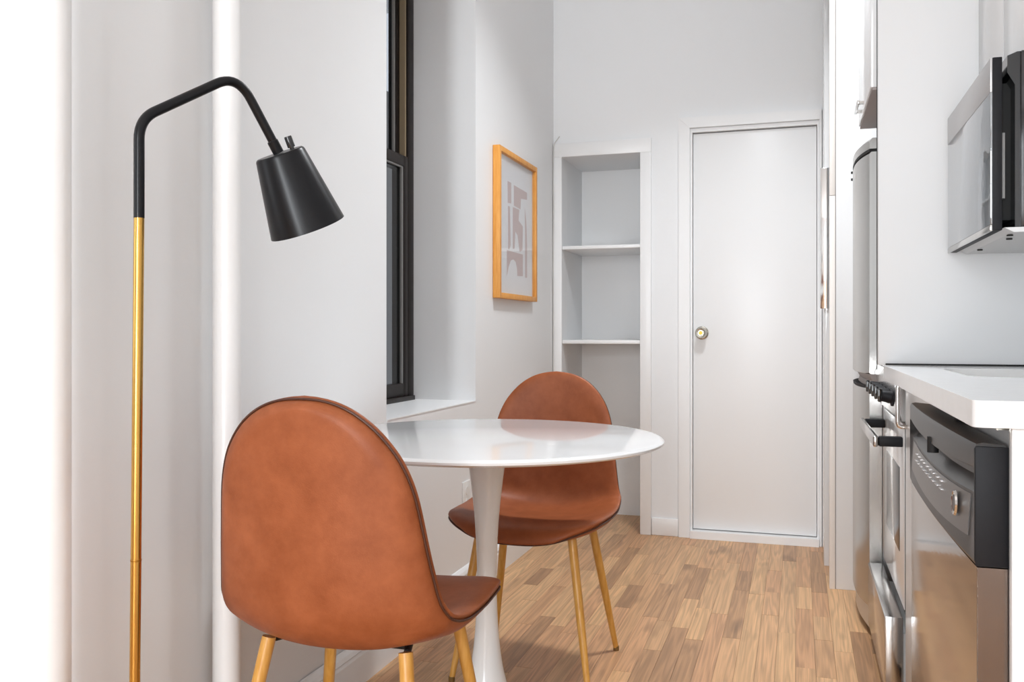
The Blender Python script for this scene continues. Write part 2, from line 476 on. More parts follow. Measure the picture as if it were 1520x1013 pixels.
# living-room walls behind the camera, with the windows that light the place
FA = (-0.82, -0.36, 0.25, 2.35); FB = (0.20, 0.60, 0.25, 2.35)
def hole4(q): return [(q[0], q[2]), (q[1], q[2]), (q[1], q[3]), (q[0], q[3])]
struct(obj('wall_front', prism([(-3.0, 0), (XR, 0), (XR, CH), (-3.0, CH)], [hole4(FA), hole4(FB)], -2.5, -2.4, 'XZ'), 'wall', smooth=False))
struct(obj('wall_side', prism([(-2.5, 0), (YC + 0.2, 0), (YC + 0.2, CH), (-2.5, CH)], [[(-1.35, 0.85), (0.15, 0.85), (0.15, 2.6), (-1.35, 2.6)]], -3.1, -3.0, 'YZ'), 'wall', smooth=False))
struct(obj('ceiling', box(-3.1, XR + 0.1, -2.5, 4.99, CH, CH + 0.06), 'ceiling', smooth=False))

def win_frame(name, horiz, a0, a1, z0, z1, c, m):
    """painted frame with a meeting rail and a mullion in an opening"""
    bm = bmesh.new(); t = 0.05 if a1 - a0 > 0.7 else 0.03
    def q(u0, u1, w0, w1, d=0.04):
        if horiz: bx(bm, u0, u1, c - d / 2, c + d / 2, w0, w1, 0.004)
        else: bx(bm, c - d / 2, c + d / 2, u0, u1, w0, w1, 0.004)
    q(a0, a0 + t, z0, z1); q(a1 - t, a1, z0, z1); q(a0 + t, a1 - t, z0, z0 + t); q(a0 + t, a1 - t, z1 - t, z1)
    am = (a0 + a1) / 2; zm = (z0 + z1) / 2
    if a1 - a0 < 0.7: q(a0 + t, a1 - t, zm - 0.02, zm + 0.02)
    else:
        q(am - 0.025, am + 0.025, z0 + t, z1 - t); q(a0 + t, am - 0.025, zm - 0.02, zm + 0.02); q(am + 0.025, a1 - t, zm - 0.02, zm + 0.02)
    o = struct(obj(name, bm, m)); return o
win_frame('window_2', True, *FA, -2.45, 'trim')
win_frame('window_4', True, *FB, -2.45, 'trim')
win_frame('window_3', False, -1.35, 0.15, 0.85, 2.6, -3.05, 'trim')
struct(obj('wall_exterior', box(-2.75, -2.6, 1.42, 5.6, -1.0, 2.6), 'brick', smooth=False))

# dark double-hung window in the recess
XW = -1.47
w1 = bpy.data.objects.new('window_1', None); COL.objects.link(w1); w1.location = (XW, (W1Y0 + W1Y1) / 2, W1Z0); struct(w1)
def wb(name, x0, x1, y0, y1, z0, z1, m, par, bev=0.003): return obj(name, box(x0, x1, y0, y1, z0, z1, bev), m, par)
fr = bmesh.new()
bx(fr, XW - 0.05, XW + 0.02, W1Y1 - 0.055, W1Y1, W1Z0, W1Z1, 0.003); bx(fr, XW - 0.05, XW + 0.02, W1Y0, W1Y0 + 0.055, W1Z0, W1Z1, 0.003)
bx(fr, XW - 0.05, XW + 0.02, W1Y0 + 0.055, W1Y1 - 0.055, W1Z1 - 0.05, W1Z1, 0.003)
bx(fr, XW - 0.05, XW + 0.035, W1Y0 + 0.02, W1Y1 - 0.02, W1Z0, W1Z0 + 0.022, 0.003)
obj('frame', fr, 'win_dark', w1)
ZM = 1.66
def sash(x0, x1, z0, z1, rail_t, rail_b):
    s = bmesh.new(); ya, yb_ = W1Y0 + 0.056, W1Y1 - 0.056; st = 0.036
    bx(s, x0, x1, ya, ya + st, z0, z1, 0.003); bx(s, x0, x1, yb_ - st, yb_, z0, z1, 0.003)
    bx(s, x0, x1, ya + st, yb_ - st, z0, z0 + rail_b, 0.003); bx(s, x0, x1, ya + st, yb_ - st, z1 - rail_t, z1, 0.003)
    o = obj('sash', s, 'win_dark', w1)
    g = obj('pane', box((x0 + x1) / 2 - 0.002, (x0 + x1) / 2 + 0.002, ya + st - 0.004, yb_ - st + 0.004, z0 + rail_b - 0.004, z1 - rail_t + 0.004), 'window_glass', o, smooth=False)
    k = bmesh.new()
    bx(k, x1 - 0.012, x1 - 0.004, yb_ - st - 0.014, yb_ - st, z0 + rail_b, z1 - rail_t)
    bx(k, x1 - 0.012, x1 - 0.004, ya + st, yb_ - st - 0.014, z1 - rail_t - 0.006, z1 - rail_t)
    obj('glazing_bead', k, 'win_grey', o, smooth=False)
sash(XW - 0.012, XW + 0.020, W1Z0 + 0.022, ZM + 0.022, 0.042, 0.05)
sash(XW - 0.048, XW - 0.014, ZM - 0.022, W1Z1 - 0.05, 0.05, 0.042)
tr_ = obj('track', box(XW - 0.012, XW + 0.012, W1Y1 - 0.066, W1Y1 - 0.056, ZM + 0.022, W1Z1 - 0.05), 'win_tan', w1, smooth=False)
# painted stool of the recess
struct(obj('trim_sill', box(XW + 0.03, XL + 0.002, W1Y0, W1Y1, W1Z0, W1Z0 + 0.004), 'trim', smooth=False))

# baseboards
def base_profile(bm, y0, y1):
    pr = [(XL, 0), (XL + 0.014, 0), (XL + 0.014, 0.085), (XL + 0.010, 0.094), (XL + 0.016, 0.100), (XL + 0.012, 0.112), (XL + 0.004, 0.122), (XL, 0.124)]
    a = [bm.verts.new((p[0], y0, p[1])) for p in pr]; b = [bm.verts.new((p[0], y1, p[1])) for p in pr]
    n = len(pr)
    for k in range(n): bm.faces.new((a[k], a[(k + 1) % n], b[(k + 1) % n], b[k]))
    bm.faces.new(a[::-1]); bm.faces.new(b)
b_ = bmesh.new(); base_profile(b_, 1.75, 4.40)
struct(obj('baseboard_left', b_, 'trim', angle=20))
b_ = bmesh.new(); bx(b_, -0.688, -0.558, YB - 0.010, YB, 0, 0.085, 0.003)
struct(obj('baseboard_back', b_, 'trim'))

# white door in the back wall: casing, jamb, slab, knob, threshold
d1 = bpy.data.objects.new('door_1', None); COL.objects.link(d1); d1.location = (-0.204, YB, 0); struct(d1)
obj('door_slab', box(-0.489, 0.082, YB + 0.016, YB + 0.055, 0.040, 1.966, 0.002), 'door', d1)
jm = bmesh.new()
bx(jm, DX0, -0.491, YB - 0.004, YB + 0.09, 0.0, DZ); bx(jm, 0.084, DX1, YB - 0.004, YB + 0.09, 0.0, DZ); bx(jm, -0.491, 0.084, YB - 0.004, YB + 0.09, 1.970, DZ)
obj('jamb', jm, 'trim', d1, smooth=False)
cs = bmesh.new()
def casing_board(pts, y1=YB - 0.018):
    for f in range(1): pass
    b = prism(pts, [], YB, y1, 'XZ'); me = bpy.data.meshes.new('t'); b.to_mesh(me); b.free(); cs.from_mesh(me); bpy.data.meshes.remove(me)
obj('casing_left', prism([(-0.556, 0), (-0.502, 0), (-0.502, 1.990), (-0.556, 2.042)], [], YB, YB - 0.016, 'XZ'), 'trim', d1, smooth=False)
obj('casing_right', prism([(0.094, 0), (0.104, 0), (0.104, 2.036), (0.094, 1.990)], [], YB, YB - 0.016, 'XZ'), 'trim', d1, smooth=False)
obj('casing_top', prism([(-0.556, 2.042), (-0.502, 1.990), (0.094, 1.990), (0.104, 2.036)], [], YB, YB - 0.020, 'XZ'), 'trim', d1, smooth=False)
obj('threshold', prism([(-0.50, 0), (-0.50, 0.036), (0.092, 0.036), (0.092, 0)], [], YB - 0.03, YB + 0.09, 'XZ'), 'trim', d1, smooth=False)
kn = obj('door_knob', lathe([(0.0, 0.062), (0.012, 0.062), (0.013, 0.060), (0.0135, 0.056), (0.022, 0.058), (0.0255, 0.052), (0.0265, 0.042), (0.024, 0.032), (0.014, 0.024), (0.0125, 0.012), (0.0125, 0.0)], 32, (-0.447, YB + 0.016, 0.995), (0, -1, 0)), 'nickel', d1)
obj('rose', lathe([(0.0, 0.009), (0.024, 0.009), (0.031, 0.006), (0.033, 0.0)], 32, (-0.447, YB + 0.016, 0.995), (0, -1, 0)), 'nickel', kn)
obj('keyhole', lathe([(0.0, 0.0645), (0.009, 0.0645), (0.0095, 0.062)], 20, (-0.447, YB + 0.016, 0.995), (0, -1, 0)), 'brass_dark', kn)

mr_ = thing('stand_in_mirror', 'narrow mirror standing in for a bright strip on the pier just right of the white door', 'mirror', (0.110, 4.050, 1.10), math.radians(-3.6))  # mirror added for a bright strip, tilted to reflect the window
obj('mirror_glass', box(-0.020, 0.020, -0.006, -0.002, 0.0, 0.60, 0.0005), 'mirror', mr_, local=True)
obj('backing', box(-0.019, 0.019, -0.002, 0.002, 0.002, 0.598), 'plate', mr_, smooth=False, local=True)

# ================================================================== BUILT-IN NICHE
nb = thing('built_in_bookcase', 'white built-in shelf niche with two shelves in the back wall', 'bookcase', ((NX0 + NX1) / 2, YB, 0))
YN = 4.85
obj('back_panel', box(NX0, NX1, YN, YN + 0.02, 0, NZ + 0.02), 'trim', nb, smooth=False)
obj('side_panel', box(NX0 - 0.018, NX0, YB + 0.101, YN + 0.02, 0, NZ + 0.02), 'wall', nb, smooth=False)
obj('side_panel', box(NX1, NX1 + 0.018, YB + 0.101, YN + 0.02, 0, NZ + 0.02), 'wall', nb, smooth=False)
obj('top_panel', box(NX0, NX1, YB + 0.101, YN, NZ, NZ + 0.02), 'wall', nb, smooth=False)
obj('shelf', box(NX0, NX1, YB - 0.004, YN, 1.418, 1.436, 0.003), 'trim', nb)
obj('shelf', box(NX0, NX1, YB - 0.004, YN, 0.940, 0.959, 0.003), 'trim', nb)
obj('casing', box(XL + 0.001, NX0, YB - 0.016, YB, 0, NZ, 0.002), 'trim', nb)
obj('casing', box(NX1, -0.690, YB - 0.016, YB, 0, NZ, 0.002), 'trim', nb)
obj('casing', box(XL + 0.001, -0.690, YB - 0.016, YB, NZ, 1.956, 0.002), 'trim', nb)

# thin cable in the corner
cb = catmull([(-1.158, YB - 0.002, 1.995), (-1.168, YB - 0.010, 1.978), (-1.181, YB - 0.0195, 1.952), (-1.185, YB - 0.0195, 1.90), (-1.186, YB - 0.0195, 1.75), (-1.184, YB - 0.0195, 1.60), (-1.186, YB - 0.0195, 1.40), (-1.185, YB - 0.0195, 1.0), (-1.186, YB - 0.0195, 0.5), (-1.182, YB - 0.024, 0.126)], 6)
tag(obj('cable', tube(cb, 0.0028, 8), 'cable'), 'thin white cable running down the corner beside the shelf niche', 'cable')

# outlet plate low on the left wall behind the table
op = thing('outlet_plate', 'white outlet plate low on the left wall behind the table pedestal', 'outlet', (XL, 3.15, 0.33))
obj('plate', box(XL, XL + 0.006, 3.114, 3.186, 0.325, 0.440, 0.002), 'plate', op)
for zz in (0.36, 0.405):
    obj('socket', lathe([(0, 0.0075), (0.015, 0.0075), (0.0165, 0.006)], 20, (XL, 3.15, zz), (1, 0, 0)), 'plate', op)

# ================================================================== STEAM PIPES
def pipe(x, y, r, label):
    p = thing('steam_pipe', label, 'pipe', (x, y, 0), 0, 'white riser pipes along the left wall')
    obj('riser', tube([(x, y, 0.0), (x, y, 0.7), (x, y, 1.5), (x, y, CH)], r, 32), 'pipe', p)
    obj('floor_collar', lathe([(r, 0.016), (r + 0.004, 0.015), (r + 0.010, 0.005), (r + 0.011, 0.0)], 32, (x, y, 0)), 'pipe', p)
pipe(-1.128, 1.120, 0.0365, 'thick white riser pipe at the far left by the wall corner')
pipe(-1.143, 1.610, 0.0290, 'white riser pipe standing between the floor lamp and the dark window')

# ================================================================== PICTURE
pf = thing('framed_print', 'abstract mauve print in an orange oak frame on the left wall', 'picture', (XL, 3.72, 1.14))
FX0, FX1, FY0, FY1, FZA, FZB = XL + 0.001, XL + 0.032, 3.462, 4.012, 1.140, 1.765
t = 0.022
obj('frame_stile', box(FX0, FX1, FY0, FY0 + t, FZA, FZB, 0.0015), 'frame_oak', pf)
obj('frame_stile', box(FX0, FX1, FY1 - t, FY1, FZA, FZB, 0.0015), 'frame_oak', pf)
obj('frame_rail', box(FX0, FX1, FY0 + t, FY1 - t, FZA, FZA + t, 0.0015), 'frame_oak', pf)
obj('frame_rail', box(FX0, FX1, FY0 + t, FY1 - t, FZB - t, FZB, 0.0015), 'frame_oak', pf)
pp = obj('print', box(FX0 + 0.008, FX0 + 0.012, FY0 + t, FY1 - t, FZA + t, FZB - t), 'paper', pf, smooth=False)
def art(poly):
    # poly in a 0..1 box of the printed area (right = +Y, up = +Z)
    ya, yb_, za, zb = FY0 + 0.150, FY1 - 0.105, 1.238, 1.642
    pts = [(ya + (yb_ - ya) * p[0], za + (zb - za) * p[1]) for p in poly]
    return prism(pts, [], FX0 + 0.012, FX0 + 0.0125, 'YZ')
shapes = [
    [(0.03, 1.0), (0.20, 1.0), (0.20, 0.78), (0.04, 0.77)],
    [(0.33, 0.99), (1.0, 0.98), (1.0, 0.90), (0.68, 0.88), (0.66, 0.76), (0.33, 0.77)],
    [(0.05, 0.74), (0.14, 0.74), (0.17, 0.33), (0.10, 0.28), (0.06, 0.29)],
    [(0.28, 0.75), (0.60, 0.75), (0.56, 0.63), (0.78, 0.58), (0.76, 0.32), (0.62, 0.29), (0.52, 0.46), (0.40, 0.50), (0.36, 0.31), (0.28, 0.30)],
    [(0.0, 0.27), (0.78, 0.27), (0.78, 0.03), (0.50, 0.02), (0.49, 0.10), (0.42, 0.17), (0.30, 0.19), (0.18, 0.17), (0.08, 0.10), (0.0, 0.0)],
    [(0.88, 0.80), (0.96, 0.66), (1.0, 0.40), (1.0, 0.02), (0.90, 0.02), (0.90, 0.45)],
]
for s_ in shapes: obj('print_shape', art(s_), 'ink', pp, smooth=False)
obj('glazing', box(FX0 + 0.0215, FX0 + 0.0235, FY0 + t, FY1 - t, FZA + t, FZB - t), 'glass', pf, smooth=False)

# ================================================================== TULIP TABLE
TX, TY, TR = -0.742, 2.115, 0.438
tt = thing('pedestal_table', 'round white pedestal table with a glossy top between the two chairs', 'table', (TX, TY, 0))
prof = [(0, 0.741), (TR - 0.012, 0.741), (TR - 0.005, 0.7395), (TR, 0.735), (TR - 0.001, 0.730), (TR - 0.010, 0.7255), (TR - 0.045, 0.719), (TR - 0.06, 0.718), (0, 0.718)]
obj('tabletop', lathe(prof, 96, (TX, TY, 0)), 'table_white', tt, angle=50)
ped = catmull([(0.054, 0.717, 0), (0.0475, 0.68, 0), (0.0395, 0.62, 0), (0.031, 0.54, 0), (0.0262, 0.46, 0), (0.0245, 0.39, 0), (0.0262, 0.31, 0), (0.0325, 0.22, 0), (0.047, 0.135, 0), (0.072, 0.075, 0), (0.12, 0.036, 0), (0.19, 0.018, 0), (0.245, 0.010, 0), (0.25, 0.004, 0), (0.25, 0.0, 0)], 5)
obj('pedestal', lathe([(0, 0.717)] + [(p.x, p.y) for p in ped] + [(0, 0.0)], 64, (TX, TY, 0)), 'table_base', tt, angle=50)

# ================================================================== CHAIRS
PROF = [(0.240, 0.418), (0.222, 0.441), (0.165, 0.449), (0.08, 0.441), (-0.02, 0.431), (-0.10, 0.432), (-0.155, 0.448), (-0.190, 0.490), (-0.204, 0.56), (-0.212, 0.66), (-0.220, 0.765), (-0.225, 0.832), (-0.227, 0.866)]
prof3 = catmull([(0, p[0], p[1]) for p in PROF], 12)
cum = [0.0]
for a, b in zip(prof3[:-1], prof3[1:]): cum.append(cum[-1] + (b - a).length)
LT = cum[-1]
def at_len(l):
    l = max(0, min(LT, l))
    for k in range(len(cum) - 1):
        if cum[k + 1] >= l:
            f = (l - cum[k]) / max(1e-9, cum[k + 1] - cum[k]); return prof3[k].lerp(prof3[k + 1], f), (prof3[k + 1] - prof3[k]).normalized()
    return prof3[-1], (prof3[-1] - prof3[-2]).normalized()
def interp(tab, v):
    for (a, fa), (b, fb) in zip(tab[:-1], tab[1:]):
        if v <= b:
            f = (v - a) / (b - a); f = f * f * (3 - 2 * f) if False else f
            return fa + (fb - fa) * max(0, f)
    return tab[-1][1]
WT = [(0, 0.205), (0.08, 0.222), (0.20, 0.231), (0.30, 0.232), (0.40, 0.226), (0.47, 0.217), (0.55, 0.205), (0.65, 0.191), (0.75, 0.176), (LT, 0.158)]
CT = [(0, 0.008), (0.08, 0.018), (0.2, 0.028), (0.33, 0.042), (0.42, 0.058), (0.50, 0.056), (0.60, 0.044), (0.72, 0.030), (LT, 0.012)]
def halfw(l):
    w = interp(WT, l)
    if l < 0.13: w *= (1 - (1 - l / 0.13) ** 2.6) ** (1 / 2.6)
    d = LT - l
    if d < 0.19: w *= (1 - (1 - d / 0.19) ** 2.4) ** (1 / 2.4)
    return w
def smoothed_curl(l):
    return sum(interp(CT, max(0, min(LT, l + k * 0.015))) for k in range(-3, 4)) / 7
NTS, NS = 96, 40
def shell_pt(l, x, off, bulge=0.0, ox=0.0, ol=0.0):
    c, tan = at_len(l)
    nrm = Vector((0, tan.z, -tan.y))            # up for the seat, forward for the back
    curl = smoothed_curl(l) * min(1.0, abs(x) / interp(WT, l)) ** 2.3
    return c + Vector((x + bulge * ox, 0, 0)) + nrm * (curl + off) + tan * (bulge * ol)
def rim_dist(l, x):
    e = 0.0008
    l1, l2 = max(0.0, l - e), min(LT, l + e)
    wp = (halfw(l2) - halfw(l1)) / max(1e-9, l2 - l1)
    n = math.sqrt(1 + wp * wp)
    return max(0.0, (halfw(l) - abs(x)) / n), (1 if x > 0 else -1) / n, -wp / n
def sheet(offs, inner):
    bm = bmesh.new(); rows = []
    for i in range(NTS + 1):
        q = i / NTS
        l = LT * (0.5 - 0.5 * math.cos(PI * q)) * 0.8 + LT * q * 0.2
        l = max(1e-5, min(LT - 1e-5, l))
        row = []
        for j in range(NS + 1):
            v = -1 + 2 * j / NS
            s = math.sin(PI / 2 * v) * 0.85 + v * 0.15
            x = s * halfw(l)
            d, ox, ol = rim_dist(l, x)
            ed = min(1.0, d / 0.028)
            k = math.sqrt(max(0, 1 - (1 - ed) ** 2))
            bl = 0.024 * math.sqrt(ed) * (1 - ed) if inner else 0.0
            row.append(bm.verts.new(shell_pt(l, x, offs * k, bl, ox, ol)))
        rows.append(row)
    for a, b in zip(rows[:-1], rows[1:]):
        for j in range(NS): bm.faces.new((a[j], a[j + 1], b[j + 1], b[j]))
    bmesh.ops.remove_doubles(bm, verts=bm.verts[:], dist=0.00005)
    return bm
def rim_path(off):
    left, right = [], []
    n = 70
    for i in range(n + 1):
        q = i / n
        l = LT * (0.5 - 0.5 * math.cos(PI * q)); l = max(2e-5, min(LT - 2e-5, l))
        w_ = halfw(l)
        for sg, lst in ((-1, left), (1, right)):
            d_, ox, ol = rim_dist(l, sg * w_ * 0.999)
            lst.append(shell_pt(l, sg * w_, off, 0.0019, ox, ol))
    return left + right[::-1]

def make_chair():
    c = thing('dining_chair', 'x', 'chair', (0, 0, 0), 0, 'cognac leather shell chairs at the round table')
    obj('back_shell', sheet(-0.021, False), 'leather', c, local=True, angle=80)
    obj('seat_pad', sheet(0.017, True), 'leather', c, local=True, angle=80)
    rp = rim_path(-0.0032); rp.append(rp[0])
    obj('piping', tube(rp, 0.0023, 8, cap=False), 'piping', c, local=True)
    br = bmesh.new()
    for sx in (-1, 1): tube([(sx * 0.140, 0.125, 0.410), (sx * 0.10, 0.0, 0.404), (sx * 0.135, -0.100, 0.410)], 0.007, 10, bm=br)
    tube([(-0.12, 0.07, 0.403), (0.12, 0.07, 0.403)], 0.006, 10, bm=br); tube([(-0.11, -0.05, 0.403), (0.11, -0.05, 0.403)], 0.006, 10, bm=br)
    bx(br, -0.09, 0.09, -0.06, 0.08, 0.403, 0.410, 0.002)
    obj('seat_bracket', br, 'black_void', c, local=True)
    for sx in (-1, 1):
        for sy in (-1, 1):
            top = Vector((sx * 0.138, 0.130 if sy > 0 else -0.112, 0.416)); bot = Vector((sx * 0.200, sy * 0.195, 0.006))
            lg = obj('leg', tube([top, top.lerp(bot, 0.02), top.lerp(bot, 0.5), bot], [0.0128, 0.0132, 0.0120, 0.0082], 20), 'leg_wood', c, local=True)
            obj('foot_cap', tube([bot + Vector((0, 0, 0.008)), (bot.x, bot.y, 0.0)], [0.0092, 0.0092], 16), 'foot', lg, local=True)
    return c
def dup(root, loc, rotz):
    r = root.copy(); COL.objects.link(r); r.location = loc; r.rotation_euler = (0, 0, rotz)
    for ch in list(root.children):
        k = ch.copy(); COL.objects.link(k); k.parent = r
        for g in list(ch.children):
            h = g.copy(); COL.objects.link(h); h.parent = k
    return r
chair_far = make_chair()
chair_far.location = (-0.745, 2.585, 0); chair_far.rotation_euler = (0, 0, PI)
chair_far['label'] = 'cognac leather chair behind the round table, facing the camera'
chair_near = dup(chair_far, (-0.812, 1.588, 0), 0.0); chair_near.scale = (1.02, 1.02, 1.02)
chair_near['label'] = 'cognac leather chair in the foreground, its back turned to the camera'

# ================================================================== FLOOR LAMP
LX, LY = -0.992, 1.153
lp = thing('floor_lamp', 'brass and black floor lamp with a bent arm and black cone shade', 'lamp', (LX, LY, 0))
obj('base', lathe([(0, 0.022), (0.02, 0.022), (0.080, 0.020), (0.087, 0.016), (0.089, 0.008), (0.089, 0.0), (0, 0)], 48, (LX, LY, 0)), 'black_matte', lp)
pa, pb, pc = Vector((LX, LY, 0.021)), Vector((-0.9861, 1.155, 0.643)), Vector((-0.981, 1.156, 1.182))
pl = obj('pole', tube([pa, pb], 0.0081, 24), 'brass', lp)
obj('pole_upper', tube([pb, pc], 0.0079, 24), 'brass', lp)
obj('joint_ring', tube([pb - Vector((0, 0, 0.0015)), pb + Vector((0, 0, 0.0015))], 0.0084, 24), 'brass_dark', pl)
ap = fillet([pc - Vector((0, 0, 0.004)), (-0.981, 1.156, 1.333), (-0.921, 1.327, 1.4445), (-0.8845, 1.397, 1.322)], [0.032, 0.048], 10)
obj('arm', tube(ap, [0.0082] * 14 + [0.0080] * (len(ap) - 14), 24), 'black_matte', lp)
S0 = Vector((-0.882, 1.398, 1.318))
SD = (Vector((-0.857, 1.452, 1.190)) - S0).normalized(); SL = 0.140
sh = obj('shade', lathe([(0.0405, 0.004), (0.0435, 0.0), (0.045, 0.003), (0.0695, SL), (0.0685, SL), (0.0425, 0.008), (0.0, 0.008)], 64, S0, SD), 'black_matte', lp, angle=40)
obj('shade_cap', lathe([(0, -0.0015), (0.0415, -0.0015), (0.0435, 0.001), (0.0405, 0.004), (0, 0.004)], 48, S0, SD), 'black_matte', sh)
obj('swivel', lathe([(0, -0.024), (0.0078, -0.024), (0.0098, -0.022), (0.0098, 0.0)], 24, S0 + Vector((-0.002, -0.001, 0.002)), (0.0365, 0.07, -0.1225)), 'black_matte', lp)
SO = S0 + Vector((0.0235, 0.006, 0.004))
obj('switch', lathe([(0, -0.028), (0.0062, -0.028), (0.0068, -0.026), (0.0068, -0.008), (0.004, -0.008), (0.004, 0.0)], 20, SO, SD), 'black_gloss', lp)
obj('bulb', lathe([(0.013, 0.010), (0.013, 0.035), (0.022, 0.055), (0.026, 0.075), (0.022, 0.094), (0.012, 0.104), (0, 0.107)], 24, S0, SD), 'bulb', lp)

# ================================================================== KITCHEN RUN ON THE RIGHT
XF = 0.262          # cabinet face plane
# tall white panels
tp = thing('tall_panel', 'glossy white full-height panel rising from the counter end behind the microwave', 'panel', (0.53, 2.52, 0))
obj('panel_board', box(0.197, XR, 2.505, 2.523, 0.914, CH, 0.0015), 'satin_white', tp)
obj('lower_board', box(0.285, XR, 2.505, 2.523, 0.0, 0.913), 'gloss_white', tp)
obj('black_line', box(0.215, XR, 2.4995, 2.505, 0.9145, 0.9185), 'black_void', tp, smooth=False)  # thin black strip along the foot of the panel
obj('edge_strip', box(0.1955, 0.1975, 2.524, 2.529, 0.9, CH), 'black_void', tp, smooth=False)
ep = thing('refrigerator_surround', 'tall glossy white panel standing between the refrigerator and the door', 'panel', (0.48, 3.70, 0))
obj('panel_board', box(0.139, XR, 3.70, 3.72, 0, CH, 0.0015), 'gloss_white', ep)
obj('edge_trim', box(0.1155, 0.1365, 3.696, 3.74, 0, 1.53, 0.001), 'cab_edge', ep)
obj('edge_trim', box(0.1155, 0.1365, 3.696, 3.74, 1.532, CH, 0.001), 'cab_edge', ep)
obj('joint_strip', box(0.1365, 0.139, 3.703, 3.74, 0, CH), 'cab_under', ep, smooth=False)  # taupe strip filling the joint beside the board

# countertop with sink cut-out
cy0, cy1, cz0, cz1 = 1.247, 2.4985, 0.880, 0.914
outer = rrect(0.209, XR - 0.001, cy0, cy1, 0.012, 6, (0, 1, 1, 0))
hole = rrect(0.318, 0.72, 1.90, 2.32, 0.06, 6)
ct = obj('countertop', prism(outer, [hole], cz0, cz1, 'XY'), 'quartz', angle=30)
bev = ct.modifiers.new('bevel', 'BEVEL'); bev.width = 0.003; bev.segments = 2; bev.limit_method = 'ANGLE'
tag(ct, 'white quartz countertop over the dishwasher with a sink cut-out', 'countertop')
sk = thing('sink', 'white undermount sink basin in the countertop below the microwave', 'sink', (0.52, 2.11, 0.70))
ri, ro = rrect(0.318, 0.72, 1.90, 2.32, 0.06, 6), rrect(0.308, 0.73, 1.89, 2.33, 0.065, 6)
obj('basin_wall', prism(ro, [ri], 0.70, 0.8795, 'XY'), 'sink', sk, angle=30)
obj('basin_floor', prism(rrect(0.308, 0.73, 1.89, 2.33, 0.065, 6), [], 0.69, 0.70, 'XY'), 'sink', sk, smooth=False)
obj('drain', lathe([(0, 0.003), (0.03, 0.003), (0.042, 0.004), (0.045, 0.0)], 28, (0.52, 2.11, 0.70)), 'chrome', sk)

# counter end panel
tag(obj('end_gable', box(0.2555, XR - 0.001, 1.262, 1.280, 0, 0.8795, 0.001), 'cab_white'), 'plain white cabinet gable under the near end of the counter', 'panel')

# narrow cabinet between dishwasher and range
bc = thing('base_cabinet', 'narrow glossy white base cabinet between the dishwasher and the range', 'cabinet', (0.55, 2.24, 0))
obj('body', box(XF + 0.020, XR - 0.001, 1.992, 2.496, 0.09, 0.689), 'cab_white', bc, smooth=False)
obj('top_rail', box(XF + 0.020, 0.305, 1.992, 2.496, 0.69, 0.8795), 'cab_white', bc, smooth=False)
cdr = obj('cabinet_door', box(XF, XF + 0.018, 1.990, 2.496, 0.10, 0.876, 0.002), 'gloss_white', bc)
hb = bmesh.new()
hpts = fillet([(XF, 2.452, 0.868), (XF - 0.023, 2.452, 0.868), (XF - 0.023, 2.452, 0.760), (XF, 2.452, 0.760)], [0.012, 0.012], 6)
tube(hpts, 0.0055, 14, bm=hb)
obj('handle', hb, 'chrome', cdr)
obj('toe_kick', box(0.32, 0.34, 1.992, 2.496, 0, 0.09), 'black_void', bc, smooth=False)

# ---------------- dishwasher
DY0, DY1 = 1.286, 1.984
dw = thing('dishwasher', 'stainless dishwasher with a black control panel under the counter', 'dishwasher', (0.55, (DY0 + DY1) / 2, 0))
obj('tub', box(0.262, XR - 0.02, DY0 + 0.004, DY1 - 0.004, 0.10, 0.685), 'mw_under', dw, smooth=False)
obj('tub_collar', box(0.262, 0.290, DY0 + 0.004, DY1 - 0.004, 0.685, 0.872), 'mw_under', dw, smooth=False)
obj('toe_kick', box(0.30, 0.32, DY0, DY1, 0, 0.10), 'black_void', dw, smooth=False)
def bowed(profile_fn, y0, y1, n=24):
    bm = bmesh.new(); rows = []
    for k in range(n + 1):
        s = -1 + 2 * k / n; y = y0 + (y1 - y0) * k / n
        rows.append([bm.verts.new((p[0], y, p[1])) for p in profile_fn(s)])
    m = len(rows[0])
    for a, b in zip(rows[:-1], rows[1:]):
        for j in range(m): bm.faces.new((a[j], a[(j + 1) % m], b[(j + 1) % m], b[j]))
    bm.faces.new(rows[0][::-1]); bm.faces.new(rows[-1])
    return bm
def dw_door(s):
    f = 0.2195 - 0.006 * (1 - s * s)
    return [(0.256, 0.11), (f + 0.004, 0.11), (f, 0.118), (f, 0.696), (0.256, 0.696)]
obj('door_panel', bowed(dw_door, DY0, DY1), 'steel_dw', dw, angle=30)
obj('darkened_side_plate', box(0.2205, 0.256, DY0 - 0.0025, DY0 - 0.0002, 0.112, 0.696), 'steel_dark', dw, smooth=False)  # added plate, its colour darkened to mimic a dim reflection
def cp(s):
    f = 0.2165 - 0.008 * (1 - s * s)
    k = max(0.0, min(1.0, (1 - abs(s)) / 0.07)); k = k * k * (3 - 2 * k)
    lip = 0.824 - 0.010 * (1 - s * s)
    return [(0.257, 0.697), (0.257, 0.850), (0.254, 0.854), (f + 0.010, 0.857), (f + 0.003, 0.855), (f, 0.849), (f, lip + 0.002),
            (f + 0.003 * k, lip), (f + 0.024 * k, lip - 0.002), (f + 0.024 * k, lip - 0.018), (f + 0.006 * k, lip - 0.034), (f + 0.002 * k, 0.725), (f, 0.704), (f + 0.004, 0.697)]
cpn = obj('control_panel', bowed(cp, DY0, DY1, 48), 'dark_plastic', dw, angle=30)
